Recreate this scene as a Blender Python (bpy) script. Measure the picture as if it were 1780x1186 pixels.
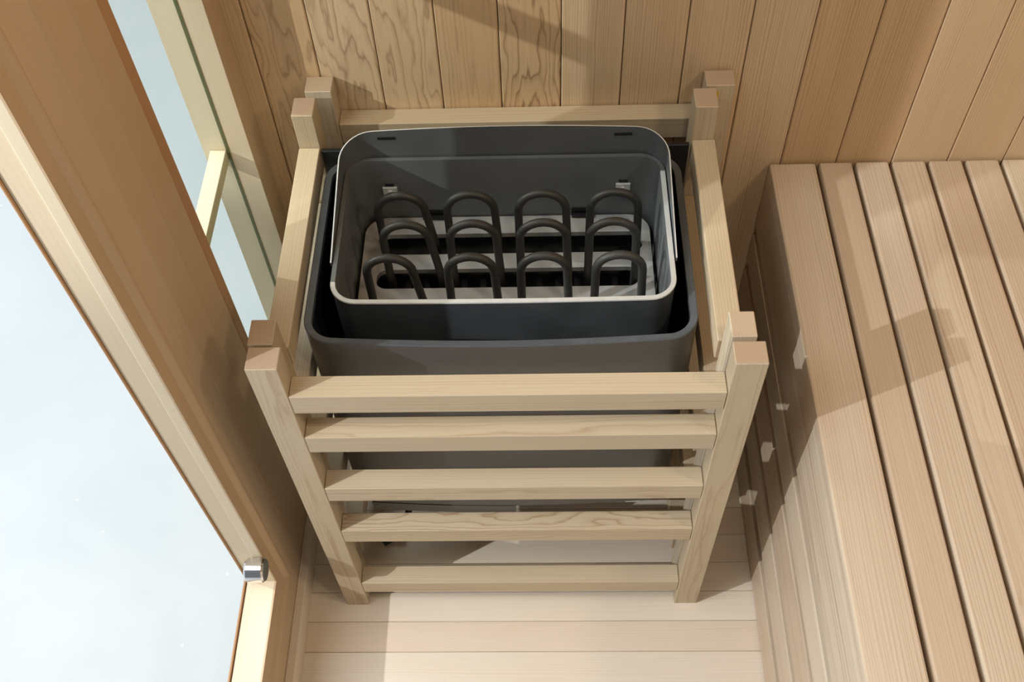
import bpy, bmesh, math, random
from math import sin, cos, pi, radians
from mathutils import Vector, Matrix, Euler
sc = bpy.context.scene
for o in list(bpy.data.objects): bpy.data.objects.remove(o)
COL = sc.collection

# ---------------------------------------------------------------- camera
cam = bpy.data.cameras.new('camera'); camo = bpy.data.objects.new('camera', cam); COL.objects.link(camo)
cam.sensor_width = 36.0; cam.lens = 1813.945 / 1780 * 36.0; cam.clip_start = .02
camo.location = (0.3268, -0.6232, 1.6398)
camo.rotation_euler = Euler((0.6102, 0.0321, 0.0070), 'XYZ')
sc.camera = camo

# ---------------------------------------------------------------- world, lamps, exposure
w = bpy.data.worlds.new('hall_light'); sc.world = w; w.use_nodes = True
w.node_tree.nodes['Background'].inputs[0].default_value = (.93, .97, 1, 1)
w.node_tree.nodes['Background'].inputs[1].default_value = .32
sc.view_settings.view_transform = 'Standard'; sc.view_settings.look = 'None'
sc.view_settings.exposure = -0.67; sc.view_settings.gamma = 1.0
sc.view_settings.use_curve_mapping = False

def lamp(name, loc, target, power, radius, color=(1, .985, .955), cone=80, blend=.3):
    l = bpy.data.lights.new(name, 'SPOT'); l.energy = power; l.shadow_soft_size = radius
    l.color = color; l.spot_size = radians(cone); l.spot_blend = blend
    o = bpy.data.objects.new(name, l); COL.objects.link(o); o.location = loc
    o.rotation_euler = (Vector(target) - Vector(loc)).to_track_quat('-Z', 'Y').to_euler()
    return o
lamp('hall_spotlight', (-1.50, -.83, 1.92), (.45, -.25, .55), 230, .012, (.97, .985, 1), cone=34, blend=.12)      # through the door
lamp('hall_spotlight', (-1.80, .62, 1.62), (-.05, .28, .75), 180, .012, (1, .98, .94), cone=36)                 # through the window, from behind
lamp('hall_spotlight', (-2.40, -1.08, 2.20), (-.10, .36, 1.00), 400, .02, (1, .985, .96), cone=17, blend=.4)      # through the window, onto the back wall
lamp('sauna_ceiling_lamp', (.61, -.43, 2.00), (.5, .0, .3), 16, .025, (1, .84, .64), 150)
lamp('sauna_ceiling_lamp', (1.40, -.50, 1.98), (1.2, .1, .5), 33, .09, (1, .80, .57), 165)
al = bpy.data.lights.new('hall_floor_fill', 'AREA'); al.shape = 'RECTANGLE'; al.size = 2.0; al.size_y = 3.0; al.energy = 232; al.color = (.95, .98, 1)  # unseen soft overhead lamp, added to brighten the hall floor
alo = bpy.data.objects.new('hall_floor_fill', al); COL.objects.link(alo); alo.location = (-1.6, .3, 3.2)

# ---------------------------------------------------------------- helpers
def lin(r, g, b):
    f = lambda c: (c/12.92 if c <= .04045 else ((c+.055)/1.055)**2.4)
    return (f(r/255), f(g/255), f(b/255), 1)

def N(nt, t, **k):
    n = nt.nodes.new(t)
    for a, b in k.items(): setattr(n, a, b)
    return n

def wood(name, light, dark, tint, contrast=.55, rough=.55):
    m = bpy.data.materials.new(name); m.use_nodes = True; nt = m.node_tree; L = nt.links.new
    b = nt.nodes['Principled BSDF']; b.inputs['Roughness'].default_value = rough
    b.inputs['Specular IOR Level'].default_value = .3
    gc = N(nt, 'ShaderNodeAttribute', attribute_name='gc')
    sd = N(nt, 'ShaderNodeAttribute', attribute_name='sd')     # x seed, y waviness, z ring frequency
    ss = N(nt, 'ShaderNodeSeparateXYZ'); L(sd.outputs['Vector'], ss.inputs[0])
    sp = N(nt, 'ShaderNodeSeparateXYZ'); L(gc.outputs['Vector'], sp.inputs[0])
    def mth(op, a, b_=None, c=None):
        n = N(nt, 'ShaderNodeMath', operation=op)
        for i, v in enumerate((a, b_, c)):
            if v is None: continue
            if isinstance(v, (int, float)): n.inputs[i].default_value = v
            else: L(v, n.inputs[i])
        return n.outputs[0]
    def vm(sx, sy, sz):
        n = N(nt, 'ShaderNodeVectorMath', operation='MULTIPLY'); L(gc.outputs['Vector'], n.inputs[0])
        n.inputs[1].default_value = (sx, sy, sz); return n.outputs[0]
    n1 = N(nt, 'ShaderNodeTexNoise'); L(vm(14, 14, 3.2), n1.inputs['Vector']); n1.inputs['Scale'].default_value = 1
    n1.inputs['Detail'].default_value = 2.0
    n1b = N(nt, 'ShaderNodeTexNoise'); L(vm(55, 55, 14), n1b.inputs['Vector']); n1b.inputs['Scale'].default_value = 1
    r = mth('SQRT', mth('ADD', mth('MULTIPLY', sp.outputs[0], sp.outputs[0]), mth('MULTIPLY', sp.outputs[1], sp.outputs[1])))
    wob = mth('ADD', mth('SUBTRACT', n1.outputs['Fac'], .5), mth('MULTIPLY', mth('SUBTRACT', n1b.outputs['Fac'], .5), .22))
    n5 = N(nt, 'ShaderNodeTexNoise'); L(vm(70, 70, .8), n5.inputs['Vector']); n5.inputs['Scale'].default_value = 1; n5.inputs['Detail'].default_value = 1
    r = mth('ADD', r, mth('MULTIPLY', wob, ss.outputs[1]))
    r = mth('ADD', r, mth('MULTIPLY', mth('SUBTRACT', n5.outputs['Fac'], .5), .011))
    n6 = N(nt, 'ShaderNodeTexNoise'); L(vm(34, 34, 1.6), n6.inputs['Vector']); n6.inputs['Scale'].default_value = 1
    fr = mth('FRACT', mth('MULTIPLY', r, ss.outputs[2]))
    rp = N(nt, 'ShaderNodeValToRGB'); L(fr, rp.inputs[0])
    e = rp.color_ramp.elements; e[0].position = 0; e[0].color = (.25, .25, .25, 1); e[1].position = 1; e[1].color = (.3, .3, .3, 1)
    for p_, c_ in ((.12, 0.0), (.55, .12), (.78, .4), (.90, 1.0)):
        q = e.new(p_); q.color = (c_, c_, c_, 1)
    n2 = N(nt, 'ShaderNodeTexNoise'); L(vm(500, 500, 9), n2.inputs['Vector']); n2.inputs['Scale'].default_value = 1; n2.inputs['Detail'].default_value = 3
    n3 = N(nt, 'ShaderNodeTexNoise'); L(vm(20, 20, 2.2), n3.inputs['Vector']); n3.inputs['Scale'].default_value = 1
    wn = N(nt, 'ShaderNodeTexWhiteNoise', noise_dimensions='1D'); L(ss.outputs[0], wn.inputs['W'])
    t = mth('ADD', mth('MULTIPLY', wn.outputs['Value'], .95), mth('MULTIPLY', mth('SUBTRACT', n3.outputs['Fac'], .35), .7)); 
    mx0 = N(nt, 'ShaderNodeMix', data_type='RGBA', clamp_factor=True); L(t, mx0.inputs[0]); mx0.inputs[6].default_value = light; mx0.inputs[7].default_value = tint
    fac = mth('ADD', mth('MULTIPLY', mth('MULTIPLY', rp.outputs['Color'], mth('SUBTRACT', mth('MULTIPLY', n6.outputs['Fac'], 2.3), .25)), mth('MULTIPLY', mth('ADD', .62, mth('MULTIPLY', mth('LESS_THAN', ss.outputs[2], 215.0), .30)), contrast)), mth('MULTIPLY', mth('SUBTRACT', n2.outputs['Fac'], .5), .35))
    mx = N(nt, 'ShaderNodeMix', data_type='RGBA', clamp_factor=True); L(fac, mx.inputs[0]); L(mx0.outputs[2], mx.inputs[6]); mx.inputs[7].default_value = dark
    L(mx.outputs[2], b.inputs['Base Color'])
    bp = N(nt, 'ShaderNodeBump'); bp.inputs['Strength'].default_value = .12; bp.inputs['Distance'].default_value = .0004
    L(n2.outputs['Fac'], bp.inputs['Height']); L(bp.outputs[0], b.inputs['Normal'])
    return m

def metal(name, col, rough, met, var=.0, scale=30, bump=0, spec=.5):
    m = bpy.data.materials.new(name); m.use_nodes = True; nt = m.node_tree; L = nt.links.new
    b = nt.nodes['Principled BSDF']; b.inputs['Metallic'].default_value = met; b.inputs['Roughness'].default_value = rough
    b.inputs['Base Color'].default_value = col; b.inputs['Specular IOR Level'].default_value = spec
    tc = N(nt, 'ShaderNodeTexCoord'); n = N(nt, 'ShaderNodeTexNoise'); L(tc.outputs['Object'], n.inputs['Vector'])
    n.inputs['Scale'].default_value = scale; n.inputs['Detail'].default_value = 5
    if var:
        mx = N(nt, 'ShaderNodeMix', data_type='RGBA'); L(n.outputs['Fac'], mx.inputs[0])
        mx.inputs[6].default_value = tuple(c*(1-var) for c in col[:3])+(1,); mx.inputs[7].default_value = tuple(min(1, c*(1+var)) for c in col[:3])+(1,)
        L(mx.outputs[2], b.inputs['Base Color'])
        mr = N(nt, 'ShaderNodeMapRange'); L(n.outputs['Fac'], mr.inputs[0]); mr.inputs[3].default_value = rough*.75; mr.inputs[4].default_value = min(1, rough*1.3); L(mr.outputs[0], b.inputs['Roughness'])
    if bump:
        bp = N(nt, 'ShaderNodeBump'); bp.inputs['Strength'].default_value = bump; bp.inputs['Distance'].default_value = .001
        n4 = N(nt, 'ShaderNodeTexNoise'); L(tc.outputs['Object'], n4.inputs['Vector']); n4.inputs['Scale'].default_value = 500
        L(n4.outputs['Fac'], bp.inputs['Height']); L(bp.outputs[0], b.inputs['Normal'])
    return m

M = {}
M['guard'] = wood('pale_pine', lin(203, 190, 167), lin(156, 127, 95), lin(194, 177, 148), .7)
M['wall'] = wood('wall_pine', lin(216, 192, 158), lin(122, 84, 54), lin(202, 170, 130), .62)
M['bench'] = wood('bench_pine', lin(223, 213, 192), lin(160, 128, 100), lin(200, 180, 156), .74, .42)
M['floor'] = wood('floor_pine', lin(228, 218, 202), lin(190, 162, 134), lin(220, 202, 180), .36)
M['frame'] = wood('frame_pine', lin(198, 176, 147), lin(164, 132, 102), lin(190, 164, 132), .12)
M['end'] = wood('end_grain_pine', lin(192, 172, 148), lin(150, 122, 98), lin(180, 156, 132), .4)
M['jamb'] = wood('jamb_pine', lin(220, 207, 181), lin(194, 170, 136), lin(212, 195, 168), .16)
M['amber'] = wood('amber_pine', lin(182, 142, 104), lin(146, 106, 70), lin(174, 134, 96), .2)
M['shell'] = metal('grey_steel_skin', (.155, .158, .158, 1), .42, .7, .12, 12)
M['dark'] = metal('dark_blue_enamel', (.022, .026, .032, 1), .42, .0, .25, 20)
M['black'] = metal('black_steel', (.008, .008, .009, 1), .6, 0)
M['rim'] = metal('dark_rim', (.105, .12, .135, 1), .4, .2, .2, 60)
M['basket_out'] = metal('scuffed_steel', (.085, .097, .108, 1), .5, .4, .4, 16, .25)
M['basket_in'] = metal('dull_zinc', (.175, .19, .195, 1), .5, .5, .22, 14)
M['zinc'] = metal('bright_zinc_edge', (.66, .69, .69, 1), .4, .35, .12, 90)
M['plate'] = metal('zinc_plate', (.46, .465, .46, 1), .5, .2, .12, 25)
M['rod'] = metal('dark_element', (.045, .044, .040, 1), .5, .3, .3, 60)
M['chrome'] = metal('chrome', (.75, .76, .78, 1), .12, 1)
M['dirty'] = metal('dirty_zinc', (.33, .31, .27, 1), .6, .4, .5, 45)
M['hall'] = metal('hall_floor_paint', lin(214, 222, 226), .6, 0, .03, 3)
M['gasket'] = metal('green_gasket', lin(96, 100, 62), .5, 0)
M['yellow'] = metal('yellow_glue', lin(215, 170, 40), .6, 0)

def hall_mat():
    m = M['hall']; nt = m.node_tree; L = nt.links.new; b = nt.nodes['Principled BSDF']
    tc = N(nt, 'ShaderNodeTexCoord'); n = N(nt, 'ShaderNodeTexNoise'); L(tc.outputs['Object'], n.inputs['Vector']); n.inputs['Scale'].default_value = 55; n.inputs['Detail'].default_value = 1
    c = N(nt, 'ShaderNodeMapRange'); L(n.outputs['Fac'], c.inputs[0]); c.inputs[1].default_value = .785; c.inputs[2].default_value = .83
    n2 = N(nt, 'ShaderNodeTexNoise'); L(tc.outputs['Object'], n2.inputs['Vector']); n2.inputs['Scale'].default_value = 5; n2.inputs['Detail'].default_value = 6
    m1 = N(nt, 'ShaderNodeMix', data_type='RGBA'); L(n2.outputs['Fac'], m1.inputs[0]); m1.inputs[6].default_value = lin(204, 215, 220); m1.inputs[7].default_value = lin(222, 229, 232)
    m2 = N(nt, 'ShaderNodeMix', data_type='RGBA'); L(c.outputs[0], m2.inputs[0]); L(m1.outputs[2], m2.inputs[6]); m2.inputs[7].default_value = lin(240, 244, 246)
    L(m2.outputs[2], b.inputs['Base Color'])
hall_mat()

def glass_mat():
    m = bpy.data.materials.new('window_glass'); m.use_nodes = True; nt = m.node_tree; L = nt.links.new
    nt.nodes.remove(nt.nodes['Principled BSDF'])
    t = N(nt, 'ShaderNodeBsdfTransparent'); t.inputs[0].default_value = (.95, .975, .95, 1)
    g = N(nt, 'ShaderNodeBsdfGlossy'); g.inputs['Roughness'].default_value = .0
    mx = N(nt, 'ShaderNodeMixShader'); mx.inputs[0].default_value = .05; L(t.outputs[0], mx.inputs[1]); L(g.outputs[0], mx.inputs[2])
    L(mx.outputs[0], nt.nodes['Material Output'].inputs[0])
    return m
M['glass'] = glass_mat()

def empty(name, loc, label=None, cat=None, group=None):
    o = bpy.data.objects.new(name, None); COL.objects.link(o); o.location = loc; o.empty_display_size = .05
    if label: o['label'] = label; o['category'] = cat
    if group: o['group'] = group
    return o

def link(name, me, parent=None, label=None, kind=None):
    o = bpy.data.objects.new(name, me); COL.objects.link(o)
    if parent:
        o.parent = parent; o.location = -Vector(parent.location)
    if label: o['label'] = label
    if kind: o['kind'] = kind
    return o

RNG = random.Random(7)
class Wood:
    """boards collected into one mesh, each board with its own grain coordinates"""
    def __init__(s): s.v = []; s.f = []; s.gc = []; s.sd = []; s.mi = []
    def board(s, x0, x1, y0, y1, z0, z1, axis, bev=.0012, style='straight', freq=None, wav=None, centre=None, seg=1):
        bm = bmesh.new(); bmesh.ops.create_cube(bm, size=1)
        for q in bm.verts: q.co = Vector(((x0+x1)/2 + q.co.x*(x1-x0), (y0+y1)/2 + q.co.y*(y1-y0), (z0+z1)/2 + q.co.z*(z1-z0)))
        if bev: bmesh.ops.bevel(bm, geom=list(bm.edges), offset=bev, segments=seg, affect='EDGES', profile=.5)
        s.add(bm, axis, (x0, y0, z0), style, freq, wav, centre); return s
    def add(s, bm, axis, org, style='straight', freq=None, wav=None, centre=None):
        r = RNG; seed = r.random()*100
        dims = [0, 1, 2]; dims.remove(axis); across, depth = dims
        if style == 'straight':
            th = r.uniform(-.5, .5) + r.choice((0, pi)); R = r.uniform(.10, .18); c = (R*cos(th), R*sin(th)); wv = .006; fq = r.uniform(230, 380)
        elif style == 'flat':
            th = pi/2 + r.uniform(-.25, .25); R = r.uniform(.05, .09); c = (R*cos(th)+.04, R*sin(th)); wv = .05; fq = r.uniform(165, 205)
        else:
            th = r.uniform(0, 2*pi); R = r.uniform(.07, .14); c = (R*cos(th), R*sin(th)); wv = .012; fq = r.uniform(280, 380)
        if centre: c = centre
        if freq: fq = freq
        if wav is not None: wv = wav
        lo = r.uniform(0, 20); base = len(s.v)
        bm.verts.index_update()
        for q in bm.verts:
            s.v.append(q.co.copy())
            s.gc.append((q.co[across]-org[across]-c[0], q.co[depth]-org[depth]-c[1], q.co[axis]+lo))
            s.sd.append((seed, wv, fq))
        bm.normal_update()
        for f in bm.faces: s.f.append([base+q.index for q in f.verts]); s.mi.append(1 if abs(f.normal[axis]) > .9 else 0)
        bm.free()
    def build(s, name, mat, parent=None, label=None, kind=None):
        me = bpy.data.meshes.new(name); me.from_pydata(s.v, [], s.f); me.update()
        for n, d in (('gc', s.gc), ('sd', s.sd)):
            a = me.attributes.new(n, 'FLOAT_VECTOR', 'POINT'); a.data.foreach_set('vector', [c for t in d for c in t])
        me.materials.append(mat)
        if mat in (M['guard'], M['bench']):
            me.materials.append(M['end']); me.polygons.foreach_set('material_index', s.mi)
        return link(name, me, parent, label, kind)

def bm_obj(name, bm, mats, parent=None, label=None, kind=None, smooth=False):
    bmesh.ops.recalc_face_normals(bm, faces=list(bm.faces))
    me = bpy.data.meshes.new(name); bm.to_mesh(me); bm.free()
    for m in (mats if isinstance(mats, (list, tuple)) else [mats]): me.materials.append(m)
    if smooth:
        for p in me.polygons: p.use_smooth = True
        try: me.set_sharp_from_angle(angle=radians(35))
        except Exception: pass
    return link(name, me, parent, label, kind)

def box(bm, x0, x1, y0, y1, z0, z1, bev=0, mat=0, seg=1):
    t = bmesh.new(); bmesh.ops.create_cube(t, size=1)
    for q in t.verts: q.co = Vector(((x0+x1)/2 + q.co.x*(x1-x0), (y0+y1)/2 + q.co.y*(y1-y0), (z0+z1)/2 + q.co.z*(z1-z0)))
    if bev: bmesh.ops.bevel(t, geom=list(t.edges), offset=bev, segments=seg, affect='EDGES', profile=.5)
    merge(bm, t, mat)
def merge(bm, t, mat=0):
    t.verts.index_update(); vs = [bm.verts.new(q.co) for q in t.verts]
    for f in t.faces:
        nf = bm.faces.new([vs[q.index] for q in f.verts]); nf.material_index = mat
    t.free()

def rrect(x0, x1, y0, y1, r, n=8, ins=0):
    x0 += ins; x1 -= ins; y0 += ins; y1 -= ins; r = max(r-ins, .0005); P = []
    for cx, cy, a in ((x1-r, y0+r, -pi/2), (x1-r, y1-r, 0), (x0+r, y1-r, pi/2), (x0+r, y0+r, pi)):
        for i in range(n+1): P.append((cx+r*cos(a+i*pi/2/n), cy+r*sin(a+i*pi/2/n)))
    return P
def sleeve(bm, R, secs, bow=0):
    """R=(x0,x1,y0,y1,r); secs=[(inset,z,mat_of_the_band_up_to_the_next)] closed ring of sections"""
    def by(x, y):
        return y - bow*sin(pi*min(max((x-R[0])/(R[1]-R[0]), 0), 1))*max(0, 1-(y-R[2])/(R[3]-R[2])*2) if bow else y
    def dense(P):                       # extra points along the long front edge so that it can bow
        Q = []
        for a, b in zip(P, P[1:]+P[:1]):
            Q.append(a)
            if abs(a[0]-b[0]) > .1: Q += [(a[0]+(b[0]-a[0])*k/16, a[1]+(b[1]-a[1])*k/16) for k in range(1, 16)]
        return Q
    rings = [[bm.verts.new((x, by(x, y), z)) for x, y in dense(rrect(*R, ins=i))] for i, z, m in secs]
    n = len(rings[0])
    for k in range(len(rings)):
        a, b = rings[k], rings[(k+1) % len(rings)]
        for i in range(n):
            f = bm.faces.new((a[i], a[(i+1) % n], b[(i+1) % n], b[i])); f.material_index = secs[k][2]

def tube(bm, pts, r, n=12, mat=0):
    pts = [Vector(p) for p in pts]; rings = []; up = None
    for i, p in enumerate(pts):
        d = (pts[min(i+1, len(pts)-1)] - pts[max(i-1, 0)]).normalized()
        if up is None: up = Vector((0, 1, 0)) if abs(d.y) < .9 else Vector((1, 0, 0))
        a = d.cross(up).normalized(); b = a.cross(d).normalized(); up = b
        rings.append([bm.verts.new(p + r*(cos(2*pi*k/n)*a + sin(2*pi*k/n)*b)) for k in range(n)])
    for A, B in zip(rings, rings[1:]):
        for k in range(n): bm.faces.new((A[k], A[(k+1) % n], B[(k+1) % n], B[k])).material_index = mat
    bm.faces.new(rings[0][::-1]); bm.faces.new(rings[-1])

def plate_with_holes(name, outer, holes, z0, z1, mat, parent, label=None):
    cu = bpy.data.curves.new(name+'_c', 'CURVE'); cu.dimensions = '2D'; cu.fill_mode = 'BOTH'; cu.extrude = (z1-z0)/2
    for lp in [outer]+holes:
        s = cu.splines.new('POLY'); s.points.add(len(lp)-1); s.use_cyclic_u = True
        for q, (x, y) in zip(s.points, lp): q.co = (x, y, 0, 1)
    o = bpy.data.objects.new('tmp', cu); COL.objects.link(o)
    dg = bpy.context.evaluated_depsgraph_get(); me = bpy.data.meshes.new_from_object(o.evaluated_get(dg)); bpy.data.objects.remove(o)
    me.transform(Matrix.Translation((0, 0, (z0+z1)/2))); me.materials.clear(); me.materials.append(mat); me.name = name
    return link(name, me, parent, label)

# ================================================================ THE ROOM
YW = .4742; XW = -.075; FX1 = .70
WX, WP = .1115, .0810
wb = Wood()
for k in range(-3, 22):
    x0 = WX + k*WP; x1 = x0 + WP
    if x0 < XW: x0 = -.14
    st = 'flat' if k in (-1, 0, 2, -2) else ('mid' if k in (1,) else 'straight')
    wb.board(x0+.0006, x1-.0006, YW, YW+.02, 0, 2.05, 2, bev=.0016, style=st)
wb.board(-.14, 1.9, YW+.012, YW+.05, 0, 2.05, 0, bev=0)
wb.build('wall_back', M['wall'], kind='structure')

wf = Wood(); y = .1701 + 7*.0497
while y > -1.0:
    wf.board(-.14, .70, y-.0497+.0003, y-.0003, -.02, 0, 0, bev=.0008, style='mid' if RNG.random() < .5 else 'straight', wav=.008); y -= .0497
wf.board(.70, 1.9, -1.0, YW, -.02, 0, 0, bev=0)
wf.board(-.13, 1.9, -1.0, YW, -.04, -.021, 0, bev=0)
wf.build('floor', M['floor'], kind='structure')

# left wall: boarding, jambs, door opening (near) and window (far)
wl = Wood()
for a, b in ((.0085, .062), (.0625, .1165), (.117, .1700)):
    wl.board(-.100, XW, a, b, 0, 2.05, 2, bev=.0006, style='straight', freq=180, wav=.02)
wl.board(-.1395, -.1005, .0085, .180, .0, 2.05, 2, bev=0)
wl.board(-.1395, XW, .171, .474, 0, .165, 1, bev=0)
wl.board(-.1395, XW, .4195, .474, .165, 2.05, 2, bev=.001, style='straight', freq=200)
wl.board(-.1395, XW, -2.2, .0085, 0, .107, 1, bev=.0006, style='mid')
wl.build('wall_left', M['frame'], kind='structure')

d = empty('door_1', (-.10, -.03, 0)); d['kind'] = 'structure'
j = Wood(); j.board(-.0905, -.0752, -.030, .0080, .176, 2.05, 2, bev=.0012, freq=160)
j.board(-.1190, -.0905, -.0240, .0080, .176, 2.05, 2, bev=.0008, freq=160); j.build('jamb', M['jamb'], d)
j = Wood(); j.board(-.1222, -.1191, -.0262, .0080, 0, 2.05, 2, bev=.0008); j.build('outer_casing', M['amber'], d)
j = Wood(); j.board(-.1188, -.0752, -2.2, -.0242, .108, .1759, 1, bev=.002, freq=160); j.build('threshold', M['jamb'], d)
j = Wood(); j.board(-.1232, -.1201, -2.2, -.0264, 0, .178, 1, bev=.0008); j.build('outer_sill', M['amber'], d)
def bead(vertical):
    bm = bmesh.new(); n = 10
    prof = [(-.002, -.0302), (.0004, -.0302), (.0012, -.0105)] + [(.0012+.0065*sin(pi*i/n), -.0105+.018*i/n) for i in range(1, n)] + [(.0012, .0075), (-.002, .0075)]
    A = []; B = []
    for px, py in prof:
        if vertical:
            zc = .176 - (py+.030)*1.7
            A.append(bm.verts.new((XW+px, py, zc))); B.append(bm.verts.new((XW+px, py, 2.05)))
        else:
            zc = .176 - (py+.030)*1.7
            A.append(bm.verts.new((XW+px, py, zc))); B.append(bm.verts.new((XW+px, -2.2, zc)))
    m = len(prof)
    for i in range(m-1): bm.faces.new((A[i], A[i+1], B[i+1], B[i]))
    bm.faces.new(A); bm.faces.new(B[::-1]); bmesh.ops.recalc_face_normals(bm, faces=list(bm.faces))
    w_ = Wood(); w_.add(bm, 2 if vertical else 1, (XW, 0, 0), freq=150, wav=.01)
    o = w_.build('casing', M['frame'], d)
    for p in o.data.polygons: p.use_smooth = True
    try: o.data.set_sharp_from_angle(angle=radians(30))
    except Exception: pass
bead(True); bead(False)
# chrome closing catch on the jamb
bm = bmesh.new(); cx, cy, cz, R_ = -.0825, -.0480, .262, .0175
prof = [(0, -.014), (R_-.003, -.014), (R_, -.011), (R_, .011), (R_-.002, .0135), (R_-.004, .0125), (0, .0125)]
rings = []
for r_, x_ in prof:
    rings.append([bm.verts.new((cx+x_, cy+max(r_, 1e-4)*cos(2*pi*k/40), cz+max(r_, 1e-4)*sin(2*pi*k/40))) for k in range(40)])
for A, B in zip(rings, rings[1:]):
    for k in range(40): bm.faces.new((A[k], A[(k+1) % 40], B[(k+1) % 40], B[k]))
bmesh.ops.remove_doubles(bm, verts=list(bm.verts), dist=2e-4)
catch = bm_obj('door_catch', bm, M['chrome'], d, 'round polished chrome catch', smooth=True)
bm = bmesh.new(); q = [bm.verts.new((cx+.0142, cy+.0150*cos(2*pi*k/32), cz+.0150*sin(2*pi*k/32))) for k in range(32)]; q2 = [bm.verts.new((cx+.0120, v.co.y, v.co.z)) for v in q]
bm.faces.new(q); bm.faces.new(q2[::-1])
for k in range(32): bm.faces.new((q[k], q[(k+1) % 32], q2[(k+1) % 32], q2[k]))
cf = bm_obj('catch_face', bm, M['basket_in']); cf.parent = catch; cf.location = (0, 0, 0); cf['label'] = 'dull grey disc of the catch'

wn_ = empty('window_1', (-.1066, .30, .17)); wn_['kind'] = 'structure'
j = Wood(); j.board(-.1410, -.1085, .4180, .4194, .166, 2.05, 2, bev=0, freq=200); j.board(-.1048, -.0750, .4180, .4194, .166, 2.05, 2, bev=0, freq=200)
j.build('far_jamb', M['jamb'], wn_)
j = Wood(); j.board(-.105, -.0758, .1722, .1935, .166, 2.05, 2, bev=.0008, style='straight'); j.build('near_jamb', M['amber'], wn_)
j = Wood(); j.board(-.1410, XW, .1725, .4180, .1655, .182, 1, bev=.001); j.build('sill', M['jamb'], wn_)
j = Wood(); j.board(-.1310, -.1092, .181, .4175, .6015, .6215, 1, bev=.0006); j.build('crossbar', M['jamb'], wn_)
j = Wood(); j.board(-.1310, -.1092, .181, .4175, .985, 1.012, 1, bev=.0006); j.build('crossbar', M['jamb'], wn_)
bm = bmesh.new(); box(bm, -.1088, -.1050, .181, .4170, .182, 2.04); bm_obj('pane', bm, M['glass'], wn_)
bm = bmesh.new(); box(bm, -.1088, -.1046, .4170, .4180, .182, 2.04, 0); bm_obj('gasket', bm, M['gasket'], wn_)

bb = Wood(); bb.board(XW, -.0610, -1.0, YW, 0, .050, 1, bev=.0015, seg=2); bb.build('baseboard_left', M['floor'], kind='structure')

cl = Wood()
for k in range(20): cl.board(-.14+k*.1, -.04+k*.1-.001, -.95, YW, 2.05, 2.07, 1, bev=0)
cl.build('ceiling', M['wall'], kind='structure')
wr = Wood()
for k in range(16): wr.board(1.86, 1.88, YW-.09*(k+1)+.001, YW-.09*k, 0, 2.05, 2, bev=0)
wr.build('wall_right', M['wall'], kind='structure')
bm = bmesh.new(); box(bm, -5, -.141, -4, 4, -.10, -.06); box(bm, -.141, 4, -4, -1.02, -.10, -.06)
hf = bm_obj('hall_floor', bm, M['hall'], kind='structure', label='smooth white painted hall floor outside the door')

# ================================================================ GUARD
G = empty('heater_guard', (.284, .237, 0), 'pale slatted wooden guard rail around the open sauna heater, on the plank floor', 'guard rail')
H = .70
W_, pw, pd, rd, rh = .5688, .0361, .0302, .0291, .0359
posts = [('F', 0, pw, 0, pd), ('F', W_-pw, W_, 0, pd),
         ('S', -.0020, .0262, .0334, .0680), ('S', .5330, .5611, .0362, .0708),
         ('S', 0, .0283, .3974, .4327), ('S', .5275, .5570, .3997, .4359),
         ('B', .0122, .0478, .4434, .4733), ('B', .5455, .5835, .4400, .4700)]
for t, a, b, c, e in posts:
    w_ = Wood(); w_.board(a, b, c, e, 0, H, 2, bev=.0009, style='mid', wav=.012); w_.build('post', M['guard'], G)
fz = [.6422, .5492, .4147, .2831, .0906]
sz = [.6425, .5340, .4147, .2831, .0906]
for i, z in enumerate(fz):
    w_ = Wood(); w_.board(pw+.0004, W_-pw-.0006, .0002, rd, z-rh, z, 0, bev=.0009, style='flat' if i == 3 else ('mid' if i in (1, 2) else 'straight')); w_.build('rail', M['guard'], G)
    w_ = Wood(); w_.board(.0484, .5450, .4434, .4725, z-rh-.002, z-.002, 0, bev=.0009, style='straight'); w_.build('rail', M['guard'], G)
for z in sz:
    w_ = Wood(); w_.board(-.0005, .0278, .0686, .3970, z-rh, z, 1, bev=.0009, style='straight'); w_.build('rail', M['guard'], G)
    w_ = Wood(); w_.board(.5285, .5590, .0712, .3993, z-rh, z, 1, bev=.0009, style='straight', freq=260); w_.build('rail', M['guard'], G)
bm = bmesh.new(); box(bm, .5598, .5625, .4390, .4399, .676, .690, .0003); bm_obj('glue_mark', bm, M['yellow'], G, 'small yellow glue mark')

# ================================================================ HEATER
HT = empty('sauna_heater', (.275, .24, 0), 'dark grey steel sauna heater without stones, open on top, inside the wooden guard', 'heater')
OX0, OX1, OY0, OY1, OZ = .0355, .5130, .0890, .3920, .625
bm = bmesh.new()
R = (OX0, OX1, OY0, OY1, .036)
sleeve(bm, R, [(0, .200, 0), (0, OZ-.0015, 1), (.0012, OZ, 1), (.0092, OZ-.002, 1), (.0095, OZ-.009, 2), (.0030, OZ-.010, 2), (.0022, .200, 2)], bow=.010)
bm_obj('outer_shell', bm, [M['shell'], M['rim'], M['dark']], HT, 'outer jacket of grey steel with a dark folded rim', smooth=True)
bm = bmesh.new()
b0 = rrect(*R, ins=.0025); vs = [bm.verts.new((x, y, .204)) for x, y in b0]; bm.faces.new(vs); vs2 = [bm.verts.new((x, y, .2085)) for x, y in b0]; bm.faces.new(vs2[::-1])
for i in range(len(vs)): bm.faces.new((vs[i], vs[(i+1) % len(vs)], vs2[(i+1) % len(vs)], vs2[i]))
bm_obj('bottom_panel', bm, M['dark'], HT)
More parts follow.
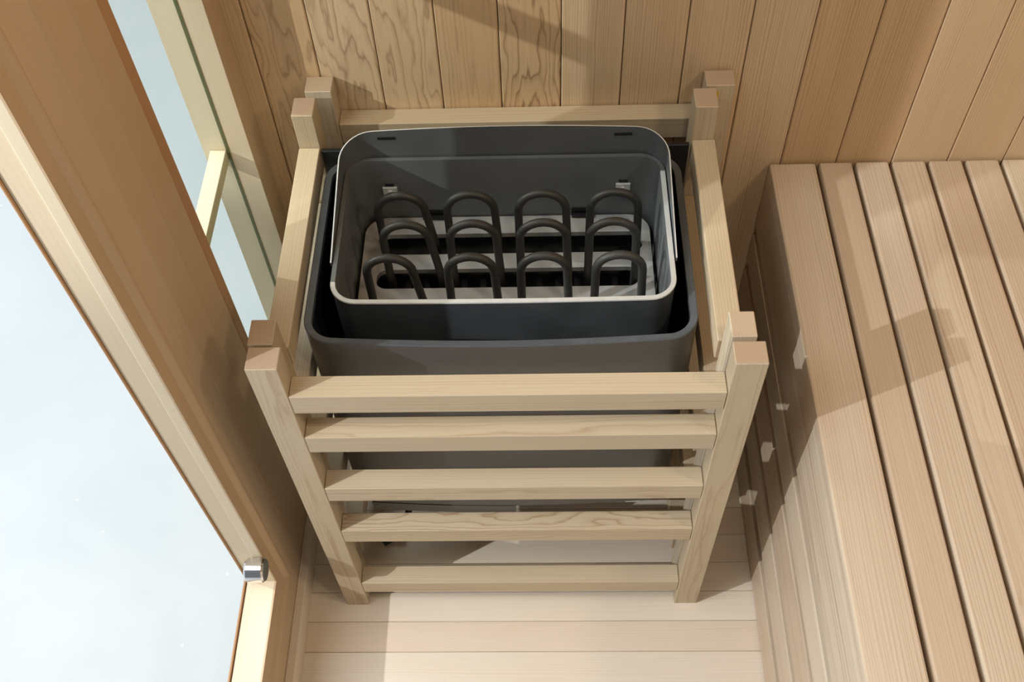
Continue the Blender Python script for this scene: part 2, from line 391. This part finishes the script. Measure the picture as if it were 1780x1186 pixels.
# inner basket
IX0, IX1, IY0, IY1, IZ = .0670, .4885, .1310, .3740, .645
R = (IX0, IX1, IY0, IY1, .033)
bm = bmesh.new()
sleeve(bm, R, [(.0012, .30, 0), (.0012, IZ-.003, 1), (0, IZ-.0015, 1), (.0006, IZ, 1), (.0060, IZ, 1), (.0066, IZ-.002, 2), (.0072, .32, 2), (.0100, .30, 2)], bow=.0025)
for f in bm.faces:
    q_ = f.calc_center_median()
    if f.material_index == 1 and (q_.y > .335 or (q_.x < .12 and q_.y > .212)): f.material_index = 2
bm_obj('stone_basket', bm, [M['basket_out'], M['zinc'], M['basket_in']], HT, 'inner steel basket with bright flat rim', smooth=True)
# sloping collar: U shaped band, tall at the back, running out along both sides
bm = bmesh.new()
bx0, bx1, byf, byb, rr = .0645, .4915, .192, .3790, .042
path = [(bx0, byf)]
for i in range(1, 9): path.append((bx0, byf+(byb-rr-byf)*i/8))
for i in range(1, 11): a = pi - i*pi/20; path.append((bx0+rr+rr*cos(a), byb-rr+rr*sin(a)))
for i in range(1, 20): path.append((bx0+rr+(bx1-bx0-2*rr)*i/20, byb))
for i in range(0, 11): a = pi/2 - i*pi/20; path.append((bx1-rr+rr*cos(a), byb-rr+rr*sin(a)))
for i in range(1, 9): path.append((bx1, byb-rr-(byb-rr-byf)*i/8))
A = []
for k, (x, y) in enumerate(path):
    p0 = Vector(path[max(k-1, 0)]); p1 = Vector(path[min(k+1, len(path)-1)]); t = (p1-p0).normalized(); nrm = Vector((t.y, -t.x))
    f = (y-byf)/(byb-byf); bow = .0100*math.sin(pi*min(max((x-bx0)/(bx1-bx0), 0), 1))*f
    zt = .6475+(.6865-.6475)*f + bow*.9; yo = -bow*.15
    q = [(x, y+yo, .6405), (x, y+yo, zt), (x+nrm.x*.0016, y+yo+nrm.y*.0016, zt), (x+nrm.x*.0016, y+yo+nrm.y*.0016, .6405)]
    A.append([bm.verts.new(c) for c in q])
for a, b in zip(A, A[1:]):
    for i in range(4):
        f = bm.faces.new((a[i], a[(i+1) % 4], b[(i+1) % 4], b[i])); f.material_index = 1 if i == 1 else 0
bm.faces.new(A[0]); bm.faces.new(A[-1][::-1])
for sx in (.124, .434): box(bm, sx-.0115, sx+.0115, byb-.0034, byb-.0004, .6755, .6795, 0, 2)
bm_obj('collar', bm, [M['basket_in'], M['zinc'], M['black']], HT, 'raised steel band around the back of the basket', smooth=True)
# element plate with two long slots
plate_with_holes('element_plate', rrect(.0790, .4760, .150, .3655, .030), [rrect(.1020, .4640, .2975, .334, .014)[::-1], rrect(.1010, .4560, .2385, .271, .014)[::-1]], .526, .534, M['plate'], HT, 'pale zinc plate with two long rounded slots')
bm = bmesh.new(); box(bm, .074, .482, .1385, .3665, .40, .402); 
for k in range(14): box(bm, .11+k*.026, .118+k*.026, .232, .28, .47, .50)
bm_obj('element_tray', bm, M['black'], HT)
rows = [(.312, .6420, (.1405, .2330, .3270, .4235)), (.252, .6530, (.1500, .2340, .3280, .4175)), (.196, .6550, (.1330, .2360, .3280, .4150))]
X = [[.1403, .2325, .3270, .4222], [.1520, .2380, .3279, .4170], [.1352, .2370, .3283, .4220]]
for (ry, rz, _), xs in zip(rows, X):
    for n_, ex in enumerate(xs):
        bm = bmesh.new(); rad = .0315 if ry > .3 else (.0300 if ry > .22 else .0290); zc = rz-rad-.0048; pts = []
        sp = .004; tl = (-.012 if (n_ == 0) else 0)
        pts.append((ex-rad+.002-tl*.2, ry, .42)); pts.append((ex-rad, ry, zc-.06))
        for i in range(13): a = pi-i*pi/12; pts.append((ex+rad*cos(a), ry, zc+rad*sin(a)))
        pts.append((ex+rad+sp*.6-tl*.4, ry, zc-.06)); pts.append((ex+rad+sp-tl, ry, .42))
        tube(bm, pts, .0055, 14)
        bm_obj('heating_element', bm, M['rod'], HT, smooth=True)
# clips and tabs on the rear inside wall
for cx in (.119, .4375):
    bm = bmesh.new(); yb = IY1-.0075
    box(bm, cx-.010, cx+.010, yb-.0030, yb+.0005, .583, .597, .0006); box(bm, cx-.007, cx+.007, yb-.010, yb-.002, .582, .585, .0005)
    tube(bm, [(cx, yb-.003, .590), (cx, yb-.006, .590)], .003, 10)
    clip = bm_obj('clip', bm, M['zinc'], HT, 'small bright steel clip')
    bm = bmesh.new(); box(bm, cx-.006, cx+.006, yb-.0008, yb+.0005, .598, .602); cs = bm_obj('clip_slot', bm, M['black']); cs.parent = clip
for cx in (.1745, .3840):
    bm = bmesh.new(); yb = IY1-.0075
    box(bm, cx-.016, cx+.016, yb-.0008, yb+.0008, .538, .5480)
    box(bm, cx-.0155, cx+.0155, yb-.0075, yb-.0008, .5350, .5390, .0008)
    bm_obj('vent_tab', bm, M['black'], HT)
# back plate and wall brackets
bm = bmesh.new(); box(bm, .0300, .5250, .3925, .3990, .18, .640, .001); bm_obj('back_plate', bm, M['black'], HT)
for a in (.12, .38):
    bm = bmesh.new(); box(bm, a, a+.05, .399, .4738, .440, .500, .001); bm_obj('wall_bracket', bm, M['black'], HT)
# lower front: cover, dirty recessed junction box
bm = bmesh.new(); 
n_ = 12; fr = []; bk = []
for k in range(n_+1):
    x = .062+(.2815-.062)*k/n_; y = .0880-.010*sin(pi*(x-OX0)/(OX1-OX0))
    fr.append([bm.verts.new((x, y, z)) for z in (.178, .200)]); bk.append([bm.verts.new((x, y+.0018, z)) for z in (.178, .200)])
for L_ in (fr, bk):
    for a, b in zip(L_, L_[1:]): bm.faces.new((a[0], b[0], b[1], a[1]))
for a, b, c, e in zip(fr, fr[1:], bk, bk[1:]): bm.faces.new((a[0], b[0], e[0], c[0])); bm.faces.new((a[1], b[1], e[1], c[1]))
box(bm, .052, .0535, .10, .36, .178, .2038, 0); box(bm, .2798, .2815, .080, .36, .178, .2038, 0)
bm_obj('lower_cover', bm, M['shell'], HT)
bm = bmesh.new(); box(bm, .2825, .4480, .1000, .30, .165, .2038, .001); bm_obj('junction_box', bm, M['dirty'], HT, 'stained zinc junction box under the heater')
bm = bmesh.new(); box(bm, .4490, .4740, .1000, .30, .165, .2038, .001); bm_obj('end_cover', bm, M['zinc'], HT)
bm = bmesh.new(); box(bm, .5140, .5240, .34, .392, .24, .34, .001); bm_obj('side_bracket', bm, M['black'], HT)
bm = bmesh.new()
tube(bm, [(.110, .20, .204), (.108, .18, .10), (.098, .15, .045), (.080, .125, .014), (.066, .112, .008), (.052, .105, .006)], .0055, 10)
bm_obj('supply_cable', bm, M['black'], HT, smooth=True)
bm = bmesh.new(); tube(bm, [(.075, .120, .010), (.070, .116, .022)], .009, 12); bm_obj('cable_gland', bm, M['chrome'], HT, smooth=True)

# ================================================================ BENCH
B = empty('sauna_bench', (1.1, .0, 0), 'slatted wooden sauna bench with boarded front, along the right of the heater', 'bench')
bx, bz, b0, bg, bw = .6615, .5221, .0666, .0062, .0468
xs = [(bx, bx+b0)]; x = bx+b0+bg
while x < 1.70: xs.append((x, x+bw)); x += bw+bg
styles = ['straight', 'straight', 'mid', 'mid', 'straight', 'straight']
for i, (a, b) in enumerate(xs):
    w_ = Wood(); w_.board(a, b, -.98, YW-.003-(.0 if i else .001), bz-.026, bz, 1, bev=.0028, seg=2, style=styles[i % 6], freq=(240 if i % 6 == 2 else None))
    o = w_.build('seat_slat', M['bench'], B)
w_ = Wood(); w_.board(bx+.0008, bx+.020, -.98, YW-.003, .3844, bz-.0262, 1, bev=.0012, style='straight', freq=200); w_.build('fascia_board', M['bench'], B)
for z0, z1 in ((.0040, .078), (.1045, .180), (.2008, .279), (.2996, .3635)):
    w_ = Wood(); w_.board(bx, bx+.020, -.98, YW-.002, z0, z1, 1, bev=.0022, seg=2, style='straight'); w_.build('front_slat', M['bench'], B)
for y0 in (-.045, -.50, .40):
    w_ = Wood(); w_.board(bx+.021, 1.70, y0, y0+.045, bz-.075, bz-.0265, 0, bev=.001); w_.build('joist', M['bench'], B)
for y0 in (-.0, -.45, .445):
    w_ = Wood(); w_.board(bx+.0205, bx+.050, y0-.045, y0-.0005 if y0 > .4 else y0, 0, bz-.0755, 2, bev=.001); w_.build('leg', M['bench'], B)
    w_ = Wood(); w_.board(1.65, 1.68, y0-.045, y0, 0, bz-.0755, 2, bev=.001); w_.build('leg', M['bench'], B)
